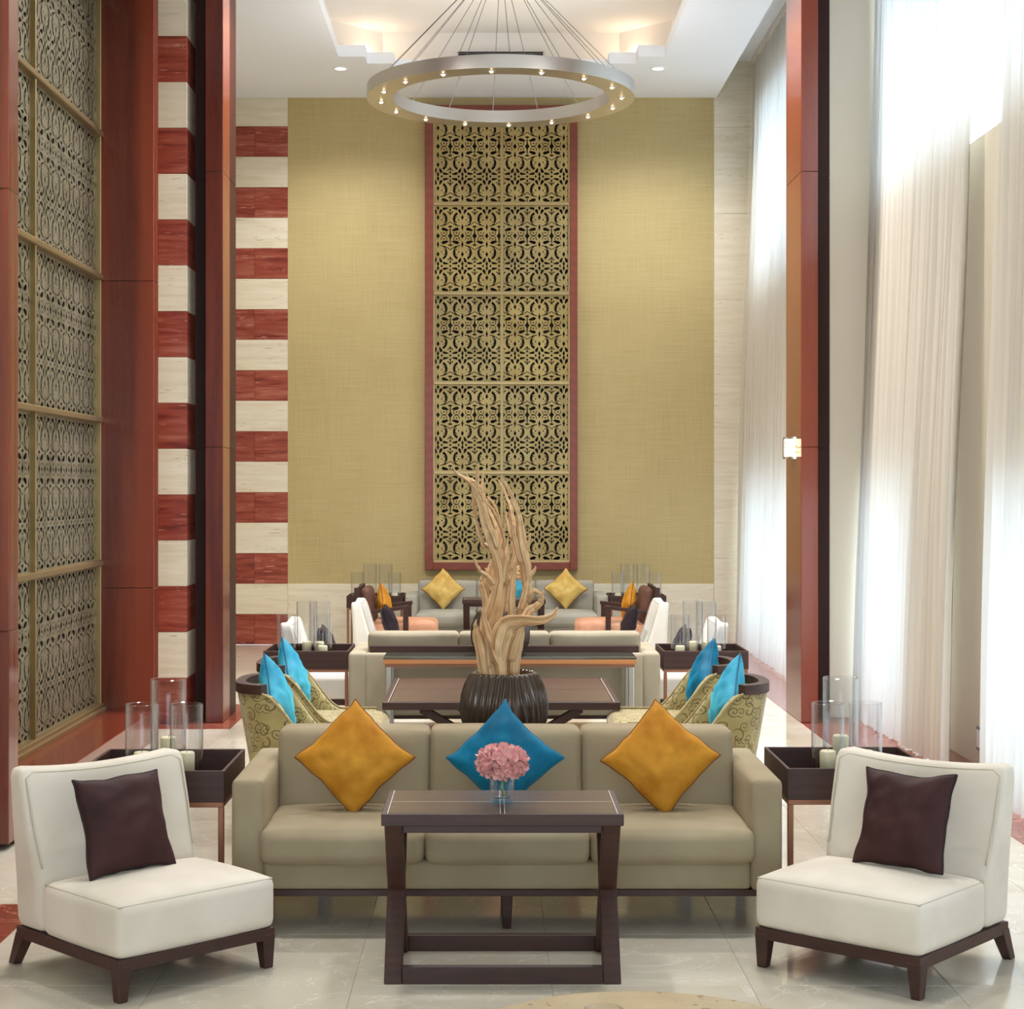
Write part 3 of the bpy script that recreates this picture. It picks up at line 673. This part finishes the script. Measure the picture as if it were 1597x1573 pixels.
p = at(cR, thR, .06, .055); pillow('dark brown velvet pillow leaning on the right cream chair', (*p, .528), .36, .13, 'aubergine', 'plum_piping', thR, .34, -.02, 'brown chair pillows', 22)
for lab, x, y, s in (('at the left behind the middle tray table', -1.22, 13.5, 1), ('at the right behind the middle tray table', 1.45, 13.5, -1), ('at the left in front of the coral armchair', -.87, 15.85, 1), ('at the right in front of the coral armchair', 1.24, 15.85, -1)):
    slipper('white slipper chair seen side-on %s' % lab, (x, y, 0), s*PI/2, 'white_velvet')
    pillow('dark plum pillow on the white chair %s' % lab, (x-s*.03, y, .515), .34, .13, 'plum_black', 'plum_piping', s*PI/2, .34, 0, 'plum pillows on white chairs')

def tub(label, loc, rz):
    t = thing('tub_armchair', label, 'armchair', loc, rz, 'patterned tub armchairs')
    def plan(s, r=0, k=1.0):   # s 0..1 left front -> back -> right front
        W_, D_ = (.335+r)*k, .35+r
        if s < .3: f = s/.3; return (-W_, -.30+(.36)*f)
        if s > .7: f = (1-s)/.3; return (W_, -.30+.36*f)
        a = PI-(s-.3)/.4*PI; c, sn = math.cos(a), math.sin(a)
        return (W_*math.copysign(abs(c)**.75, c), .06+(D_*k-.06)*abs(sn)**.75)
    def top(s):
        f = max(0, min(1, (plan(s)[1]+.10)/.30)); return .445+.27*(f*f*(3-2*f))
    N, K = 64, 10; V, F, UV = [], [], []
    for side in (0, 1):
        b = len(V)
        for i in range(N+1):
            s = i/N; zt_ = top(s)
            for j in range(K+1):
                z = .14+(zt_-.14)*j/K; k = .72+.28*min(1, (z-.14)/.575)
                x, y = plan(s, -.05 if side else 0, k); V.append((x, y, z)); UV.append((s*1.9, z))
        for i in range(N):
            for j in range(K):
                a = b+i*(K+1)+j; q = (a, a+1, a+K+2, a+K+1); F.append(q if side == 0 else q[::-1])
    o1 = (N+1)*(K+1)
    for i in range(N):
        a, b = i*(K+1)+K, (i+1)*(K+1)+K; F.append((a, o1+a, o1+b, b)); a, b = i*(K+1), (i+1)*(K+1); F.append((b, o1+b, o1+a, a))
    for i in (0, N):
        for j in range(K): a = i*(K+1)+j; q = (a, o1+a, o1+a+1, a+1); F.append(q if i == 0 else q[::-1])
    obj('shell', cached('tubshell', lambda: mesh('shell', V, F, True, UV)), 'damask', t)
    def crest():
        V, F = [], []; n = 40
        for i in range(n+1):
            s = .345+.31*i/n
            for (r, z) in ((.008, .714), (.008, .762), (-.045, .762), (-.045, .714)):
                x, y = plan(s, r); V.append((x, y, z))
        for i in range(n):
            for j in range(4): a = i*4+j; c = i*4+(j+1) % 4; F.append((a, a+4, c+4, c))
        F.append((0, 1, 2, 3)); F.append(tuple(n*4+j for j in (3, 2, 1, 0))); return mesh('crest', V, F)
    obj('crest_rail', cached('tubcrest', crest), 'dark_wood', t)
    obj('welt', cached('tubwelt', lambda: tube([(*plan(i/64, -.003), top(i/64)+.003) for i in range(65)], .007, 6)), 'damask', t)
    def seat():
        me = softbox(.55, .64, .15, .04, (.003, .01, .02), 8); ul = me.uv_layers.new(name='UVMap'); 
        for l in me.loops: c = me.vertices[l.vertex_index].co; ul.data[l.index].uv = (c.x+c.z, c.y+c.z)
        return me
    obj('seat_cushion', cached('tubseat', seat), 'damask', t, (0, -.06, .365))
    for x in (-.22, .22):
        for y in (-.24, .2): obj('leg', cached('tubleg', lambda: hexa((0, 0, .014, .014), (0, 0, .022, .022), 0, .142)), 'dark_wood', t, (x, y, 0))
for lab, x, y, s, m_ in (('nearer of the two on the left, by the tray table', -.945, 9.03, 1, 'sky_teal'), ('farther of the two on the left', -.965, 9.98, 1, 'sky_teal'), ('nearer of the two on the right, by the window', 1.08, 9.03, -1, 'sky_teal'), ('farther of the two on the right', 1.07, 9.98, -1, 'teal')):
    tub('gold scroll patterned tub armchair, %s' % lab, (x, y, 0), s*PI/2)
    pillow('bright teal pillow in the tub armchair %s' % lab.split(',')[0], (x-s*.15, y, .648), .36, .15, m_, 'teal_piping', s*PI/2, .28, PI/4, 'teal pillows in tub armchairs')

def armchair(label, loc, rz):
    t = thing('wood_frame_armchair', label, 'armchair', loc, rz, 'coral wood frame armchairs'); hw = .34
    obj('seat_cushion', cached('aseat', lambda: softbox(.58, .66, .19, .04, (.004, .008, .02), 8)), 'coral', t, (0, -.06, .365))
    for s in (-1, 1):
        obj('leg', cached('afl', lambda: bbox(-.022, .022, -.025, .025, 0, .60, .003)), 'dark_wood', t, (s*hw, -.10, 0))
        obj('leg', cached('arl', lambda: bar((0, .33, 0), (0, .37, .79), .04, .05, (0, 1, 0))), 'dark_wood', t, (s*hw, 0, 0))
        obj('arm', cached('aarm', lambda: bar((0, -.135, .605), (0, .35, .545), .05, .035)), 'dark_wood', t, (s*hw, 0, 0))
        obj('seat_rail', cached('arail', lambda: bbox(-.018, .018, -.1, .33, .2, .25, .003)), 'dark_wood', t, (s*hw, 0, 0))
    obj('seat_deck', cached('adeck', lambda: bbox(-.33, .33, -.36, .33, .24, .27, .003)), 'dark_wood', t)
    obj('back_panel', cached('aback', lambda: bbox(-.32, .32, .335, .36, .27, .80, .004)), 'dark_wood', t)
    obj('back_cushion', cached('abc', lambda: softbox(.58, .1, .36, .04, (.003, .02, .01), 8)), 'brown_leather', t, (0, .275, .60), (-.14, 0, 0))
for lab, x, s in (('left', -.9, 1), ('right', 1.24, -1)):
    armchair('dark wood frame armchair with coral seat at the far %s' % lab, (x, 17.05, 0), s*PI/2)
    pillow('gold pillow in the coral armchair at the far %s' % lab, (x-s*.12, 17.0, .62), .30, .13, 'ochre', 'ochre_piping', s*PI/2, .2, PI/4, 'gold pillows in coral armchairs')

# ------------------------------------------------------------------ tables
def xtable(label, loc):
    t = thing('cross_leg_table', label, 'table', loc, 0, 'dark cross leg tables'); w, d, h = .855, .49, .60; hx = w/2
    obj('tabletop', cached('xtop', lambda: bbox(-hx, hx, 0, d, h-.042, h, .003)), 'dark_wood', t)
    for (a, b, c, e) in ((-hx+.026, -.012, .012, d/2-.003), (.012, hx-.026, .012, d/2-.003), (-hx+.026, -.012, d/2+.003, d-.012), (.012, hx-.026, d/2+.003, d-.012)):
        obj('inlay_panel', bbox(a, b, c, e, h-.004, h+.0012, .0008, 1), 'walnut_top', t)
    for (a, b, c, e) in ((-hx+.02, -hx+.0235, .012, d-.012), (hx-.0235, hx-.02, .012, d-.012), (-.009, -.006, .012, d-.012), (.006, .009, .012, d-.012), (-hx+.026, -.012, d/2-.0015, d/2+.0015), (.012, hx-.026, d/2-.0015, d/2+.0015)):
        obj('inlay_line', bbox(a, b, c, e, h-.004, h+.0016, 0), 'inlay', t)
    for y0 in (.03, d-.06): obj('apron', cached('xapr%g' % y0, lambda: bbox(-hx+.075, hx-.075, y0, y0+.03, h-.072, h-.041, .002)), 'dark_wood', t)
    for s in (-1, 1):
        x = s*(hx-.042)
        obj('leg', cached('xl1', lambda: hexa((0, d-.032, .032, .03), (0, .042, .032, .03), 0, h-.042)), 'dark_wood', t, (x, 0, 0))
        obj('leg', cached('xl2', lambda: hexa((0, .032, .032, .03), (0, d-.042, .032, .03), 0, h-.042)), 'dark_wood', t, (x+s*.001, 0, 0))
    for y in (.005, d-.045): obj('stretcher', cached('xs%g' % y, lambda: bbox(-hx+.074, hx-.074, y, y+.036, 0, .06, .002)), 'dark_wood', t)
xtable('dark wood cross leg table in the foreground holding the pink hydrangea', (.047, 6.14, 0))
xtable('dark wood cross leg table before the far grey sofa', (.15, 17.85, 0))
def square_table(label, loc, w, d, h):
    t = thing('square_coffee_table', label, 'table', loc, 0, 'low dark coffee tables'); hx = w/2
    obj('tabletop', bbox(-hx, hx, 0, d, h-.045, h, .004), 'dark_wood', t)
    for (a, b) in ((.03, d/2-.003), (d/2+.003, d-.03)):
        for (c, e) in ((-hx+.045, -.004), (.004, hx-.045)): obj('inlay_panel', bbox(c, e, a, b, h-.004, h+.001, 0), 'walnut_top', t)
    for x in (-hx+.03, hx-.034): obj('inlay_line', bbox(x, x+.004, .03, d-.03, h-.004, h+.0014, 0), 'inlay', t)
    for y in (.12, d-.12):
        obj('leg', bar((-hx*.68, y, h-.05), (hx*.35, y, .025), .05, .05), 'dark_wood', t); obj('leg', bar((hx*.68, y+.001, h-.05), (-hx*.35, y+.001, .025), .05, .05), 'dark_wood', t)
        obj('stretcher', bbox(-hx*.5, hx*.5, y-.025, y+.025, 0, .04, .003), 'dark_wood', t)
square_table('large square dark wood coffee table between the tub armchairs', (.07, 10.15, 0), 1.385, 1.3, .50)
square_table('small dark coffee table beyond the middle sofa', (.23, 14.0, 0), .93, .92, .50)
def console(label, loc):
    t = thing('console_table', label, 'console', loc, 0, 'glass topped consoles'); hx, d, h = .85, .36, .61
    obj('glass_top', cached('cgl', lambda: bbox(-hx, hx, 0, d, h-.012, h, .002)), 'smoked_glass', t)
    for nm, (a, b, c, e) in (('front_edge', (-hx, hx, 0, .04)), ('rear_edge', (-hx, hx, d-.04, d)), ('side_edge', (-hx, -hx+.04, .04, d-.04)), ('side_edge', (hx-.04, hx, .04, d-.04))):
        obj(nm, bbox(a, b, c, e, h-.046, h-.0125, .003), 'maple', t)
    obj('under_frame', bbox(-hx+.012, hx-.012, .01, d-.01, h-.066, h-.046, .002), 'bronze_metal', t)
    for x in (-hx+.035, hx-.035):
        for y in (.03, d-.03): obj('leg', cached('cleg', lambda: bbox(-.018, .018, -.018, .018, 0, h-.066, .003)), 'steel', t, (x, y, 0))
console('glass topped console hidden behind the near sofa under the planter', (.07, 7.745, 0))
console('glass topped console with maple edge against the middle sofa', (.139, 11.70, 0))

def tray(label, loc):
    t = thing('tray_side_table', label, 'side table', loc, 0, 'deep tray side tables'); w = .30
    def tm():
        bm = bmesh.new(); o_ = [(-w, -w), (w, -w), (w, w), (-w, w)]; i_ = [(x*.955, y*.955) for x, y in o_]
        L = [[bm.verts.new((x, y, z)) for x, y in P] for P, z in ((o_, .472), (o_, .60), (i_, .60), (i_, .49))]
        bm.faces.new(L[0][::-1]); bm.faces.new(L[3])
        for a, b in zip(L, L[1:]):
            for k in range(4): bm.faces.new((a[k], a[(k+1) % 4], b[(k+1) % 4], b[k]))
        bmesh.ops.bevel(bm, geom=bm.edges[:], offset=.002, segments=1, affect='EDGES'); return from_bm(bm, 'tray')
    obj('tray', cached('tray', tm), 'dark_wood', t)
    for s in (-1, 1):
        obj('frame_rail', cached('trx', lambda: bbox(-w+.004, w-.004, -.011, .011, .45, .472, .002)), 'bronze_metal', t, (0, s*(w-.015), 0))
        obj('frame_rail', cached('try', lambda: bbox(-.011, .011, -w+.026, w-.026, .45, .472, .002)), 'bronze_metal', t, (s*(w-.015), 0, 0))
        for q in (-1, 1): obj('leg', cached('trl', lambda: bbox(-.0115, .0115, -.0115, .0115, 0, .45, .002)), 'bronze_metal', t, (s*(w-.0155), q*(w-.0155), 0))
def hurricane(label, loc, r, h, ch_, group):
    v = thing('hurricane_vase', label, 'vase', loc, 0, group)
    obj('glass_wall', cached(('hv', r, h), lambda: lathe([(r, .004), (r, h-.003), (r-.0015, h), (r-.003, h-.003), (r-.003, .006)], 40)), 'glass', v)
    obj('glass_base', cached(('hb', r), lambda: lathe([(0, .008), (r-.003, .008), (r, .004), (r, 0), (0, 0)], 40)), 'glass', v)
    rr = .034
    c = thing('pillar_candle', 'cream candle inside the '+label.replace('glass hurricane ', ''), 'candle', (loc[0], loc[1], loc[2]+.009), 0, group.replace('hurricane vases', 'pillar candles'))
    obj('wax', cached(('cx', ch_), lambda: lathe([(0, 0), (rr, 0), (rr, ch_-.006), (rr-.005, ch_), (rr-.012, ch_-.003), (0, ch_-.005)], 24)), 'wax', c)
    obj('wick', cached('wick', lambda: tube([(0, 0, 0), (.001, 0, .008), (.003, 0, .014)], .0012, 5)), 'wick', c, (0, 0, ch_-.006))
TR = [('at the left arm of the near sofa', -1.375, 7.38, 1), ('at the right arm of the near sofa', 1.52, 7.44, 1), ('at the left end of the middle sofa', -1.29, 12.57, 2), ('at the right end of the middle sofa', 1.525, 12.57, 2), ('at the left arm of the far sofa', -1.215, 18.8, 3), ('at the right arm of the far sofa', 1.58, 18.8, 3)]
for lab, x, y, row in TR:
    tray('dark wood tray table on bronze legs %s' % lab, (x, y, 0)); gp = 'hurricane vases on the tray %s' % lab
    if row == 1:
        s = -1 if x < 0 else 0
        V3 = [(-1.391, 7.56), (-1.46, 7.33), (-1.272, 7.33)] if x < 0 else [(1.535, 7.62), (1.431, 7.37), (1.590, 7.37)]
        for (px, py), n_, hh, r, c_ in zip(V3, ('tall rear', 'shorter left', 'shorter right'), (.43, .35, .35), (.077, .069, .069), (.17, .14, .14)):
            hurricane('%s glass hurricane vase, %s' % (n_, lab.replace('at the', 'tray at the')), (px, py, .491), r, hh, c_, gp)
    else:
        dx = .055 if row == 2 else .11; 
        for (ox, oy), n_, hh, r, c_ in zip(((-.04 if row == 2 else -.08, .14), (.055 if row == 2 else .09, .12), (-.16 if row == 2 else -.2, -.1), (.1 if row == 2 else .2, -.1)), ('tall left', 'tall right', 'short left', 'short right'), (.43, .43, .35, .35), (.075, .075, .067, .067), (.13, .13, .12, .12)):
            hurricane('%s glass hurricane vase, %s' % (n_, lab.replace('at the', 'tray at the')), (x+ox, y+oy, .491), r, hh, c_, gp)

# ------------------------------------------------------------------ planters with driftwood
def planter(label, loc):
    t = thing('ribbed_planter', label, 'planter', loc, 0, 'ribbed planters')
    prof = []
    for i in range(27):
        f = i/26; z = .30*f; r = .105+.09*math.sin(PI*min(1, (f*.93+.07))**.9)**.8 if f < .5 else .128+.067*math.cos((f-.5)*2*PI*.42)**.9
        prof.append((r, z))
    prof[0] = (.10, 0)
    def rib(r, z, a):
        f = min(1, z/.05) if z < .298 and r > .11 else .0
        return r+.013*f*((1-abs(math.sin(17*(a+.07*math.sin(z*13+math.sin(2*a)*2.2)))))**1.3-.4)
    obj('pot', cached('pot', lambda: lathe(prof+[(prof[-1][0]-.012, .303), (prof[-1][0]-.02, .29), (prof[-1][0]-.02, .24)], 360, True, rib)), 'planter', t)
    obj('wood_chips', cached('chips', lambda: lathe([(.15, .272), (.1, .282), (.05, .288), (0, .29)], 24)), 'wood_chips', t)
def zx(px, py, yo, r):    # metres relative to the planter's foot centre, from a measured sketch
    return ((px-508)/3.577/342, yo, .82-(py-1245)/3.577/342-.60+.085, r/3.577/342)
BR = [
 [(455, 1290, 0, 44), (438, 1180, 0, 44), (425, 1060, .01, 46), (455, 930, .02, 46), (480, 820, .02, 42), (492, 720, .02, 34), (470, 600, .02, 30), (440, 520, .02, 27), (402, 420, .02, 21), (378, 330, .01, 16), (356, 250, .0, 13), (360, 170, .0, 10), (368, 88, -.01, 3)],
 [(362, 300, .01, 12), (340, 225, .0, 10), (300, 180, 0, 9), (258, 155, 0, 7), (235, 132, 0, 5), (224, 106, 0, 2)],
 [(350, 420, .03, 6), (345, 330, .02, 9), (338, 250, .0, 8), (325, 170, .0, 3)],
 [(555, 1290, .02, 30), (562, 1160, .02, 30), (585, 1040, .03, 27), (612, 900, .04, 27), (640, 780, .04, 25), (635, 680, .04, 27), (612, 570, .04, 30), (600, 470, .04, 23), (592, 385, .03, 16), (562, 310, .03, 12), (532, 230, .02, 9), (493, 160, .02, 3)],
 [(600, 640, .03, 14), (575, 550, .02, 14), (556, 460, .01, 9), (545, 400, .0, 6), (540, 335, 0, 2)],
 [(535, 700, .05, 12), (508, 590, .05, 10), (505, 505, .04, 8), (478, 415, .03, 8), (440, 345, .02, 7), (397, 296, .02, 3)],
 [(450, 760, -.01, 18), (410, 712, -.03, 14), (372, 682, -.04, 10), (352, 640, -.05, 6), (342, 608, -.05, 2)],
 [(470, 1200, -.03, 40), (488, 1060, -.05, 52), (520, 975, -.06, 44), (600, 955, -.07, 32), (690, 955, -.08, 24), (750, 945, -.08, 18), (785, 918, -.08, 12), (803, 882, -.08, 3)],
 [(545, 1180, -.03, 22), (575, 1060, -.05, 24), (640, 920, -.05, 22), (690, 880, -.06, 18), (716, 840, -.06, 13), (722, 792, -.06, 3)],
 [(600, 900, -.02, 14), (625, 810, -.03, 15), (645, 740, -.03, 10), (665, 700, -.04, 6), (686, 658, -.04, 2)],
 [(555, 1000, .0, 18), (548, 880, -.01, 17), (555, 770, -.01, 15), (566, 690, 0, 9), (575, 628, 0, 3)],
 [(610, 620, .04, 14), (632, 560, .03, 9), (648, 515, .03, 6), (657, 478, .03, 2)],
 [(405, 1290, -.03, 26), (385, 1150, -.03, 28), (365, 1050, -.03, 24), (352, 990, -.03, 10), (356, 955, -.03, 3)],
 [(500, 760, .0, 18), (520, 660, .0, 14), (538, 590, .0, 10), (550, 525, .0, 3)],
 [(500, 1290, -.06, 26), (470, 1150, -.06, 26), (420, 1020, -.05, 20), (395, 930, -.05, 12), (388, 890, -.05, 4)],
 [(470, 560, -.01, 14), (440, 470, -.01, 13), (420, 430, -.01, 8), (412, 400, -.01, 3)],
 [(640, 860, .0, 16), (670, 800, .0, 14), (700, 810, 0, 10), (716, 830, 0, 8), (700, 870, 0, 6)],
 [(395, 560, .03, 8), (372, 490, .03, 11), (352, 420, .02, 9), (338, 370, .02, 3)],
]
def driftwood(label, loc, mirror=1):
    t = thing('driftwood', label, 'driftwood', loc, 0, 'driftwood arrangements')
    for i, b in enumerate(BR):
        P = catmull([zx(*p) for p in b], 6)
        rr = random.Random(i)
        pts = [(mirror*p[0]+.006*noise.noise(Vector((k*.4, i, 0))), p[1]+.008*noise.noise(Vector((k*.4, i, 9))), p[2]) for k, p in enumerate(P)]
        obj('branch', cached(('br', i, mirror), lambda: tube(pts, [max(.0015, p[3]*1.0) for p in P], 18, ridge=.5, seed=i*1.7)), 'driftwood', t)
pc = ((786-763)/342, 7.93)
planter('brown ribbed round planter on the console behind the near sofa', (pc[0], pc[1], .61)); driftwood('tall twisted driftwood rising from the near ribbed planter', (pc[0], pc[1], .61))
planter('brown ribbed round planter on the console at the middle sofa', (.075, 11.88, .61)); driftwood('driftwood in the farther planter, mostly hidden by the near driftwood', (.075, 11.88, .61), 1)

# ------------------------------------------------------------------ flower, foreground table
v = thing('flower_vase', 'small clear glass vase on the foreground dark table', 'vase', (.047, 6.375, .6015))
obj('glass_wall', lathe([(.043, .0), (.0445, .05), (.045, .112), (.042, .112), (.0415, .05), (.039, .018), (0, .016)], 40), 'glass', v)
obj('glass_base', lathe([(.039, .016), (.0, .014), ], 32), 'glass', v); obj('glass_foot', lathe([(0, .0), (.043, .0)], 32), 'glass', v)
hy = thing('hydrangea', 'pink hydrangea bloom in the small glass vase', 'flower', (.047, 6.375, .62))
obj('stem', tube([(.004, 0, .0), (0, 0, .06), (-.002, 0, .13)], .004, 8), 'green_stem', hy)
def floret():
    V, F = [], []
    for k in range(4):
        a0 = k*PI/2+.1; b = len(V)
        for i in range(6):
            f = i/5; wd = .0125*math.sin(PI*min(1, f*.82+.10))**.8; r = .021*f; lift = .010*f*f-.004*math.sin(f*3)
            for s in (-1, 0, 1): V.append((math.cos(a0)*r-math.sin(a0)*wd*s, math.sin(a0)*r+math.cos(a0)*wd*s, lift+.003*abs(s)+.0008*math.sin(k+s*2)))
        for i in range(5):
            for s in (0, 1): a = b+i*3+s; F.append((a, a+1, a+4, a+3))
    return mesh('floret', V, F, True)
fm = floret(); N = 110
for k in range(N):
    zf = 1-2*(k+.5)/N; ph_ = k*2.399963; r = math.sqrt(max(0, 1-zf*zf))
    if zf < -.72: continue
    n = Vector((r*math.cos(ph_), r*math.sin(ph_), zf)); p = Vector((n.x*.083, n.y*.075, n.z*.056+.125))+Vector([rnd.uniform(-.004, .004) for _ in range(3)])
    o = obj('floret', fm, 'petal', hy, p); o.rotation_mode = 'QUATERNION'
    o.rotation_quaternion = (n+Vector([rnd.uniform(-.6, .6) for _ in range(3)])).to_track_quat('Z', 'Y') @ Matrix.Rotation(rnd.uniform(0, 6), 3, 'Z').to_quaternion()
obj('flower_core', lathe([(0, .075), (.05, .09), (.068, .125), (.05, .16), (0, .172)], 20), 'petal', hy)
rt = thing('round_stone_table', 'round travertine table at the bottom edge of the photo', 'table', (.36, 3.99, .02))
obj('tabletop', lathe([(0, .45), (.445, .45), (.452, .443), (.452, .42), (.44, .412), (0, .41)], 64), 'table_stone', rt)
obj('pedestal', lathe([(.09, .41), (.07, .3), (.07, .1), (.12, .03), (.24, 0), (.25, -.02), (0, -.02)], 40), 'dark_wood', rt)
tb = thing('glass_tumbler', 'clear glass tumbler on the round travertine table', 'glass', (.27, 4.12, .471))
obj('glass_wall', lathe([(.038, .002), (.043, .025), (.047, .048), (.045, .049), (.041, .025), (.036, .012), (0, .01)], 40), 'glass', tb)
obj('glass_foot', lathe([(0, 0), (.036, 0), (.038, .002)], 32), 'glass', tb)
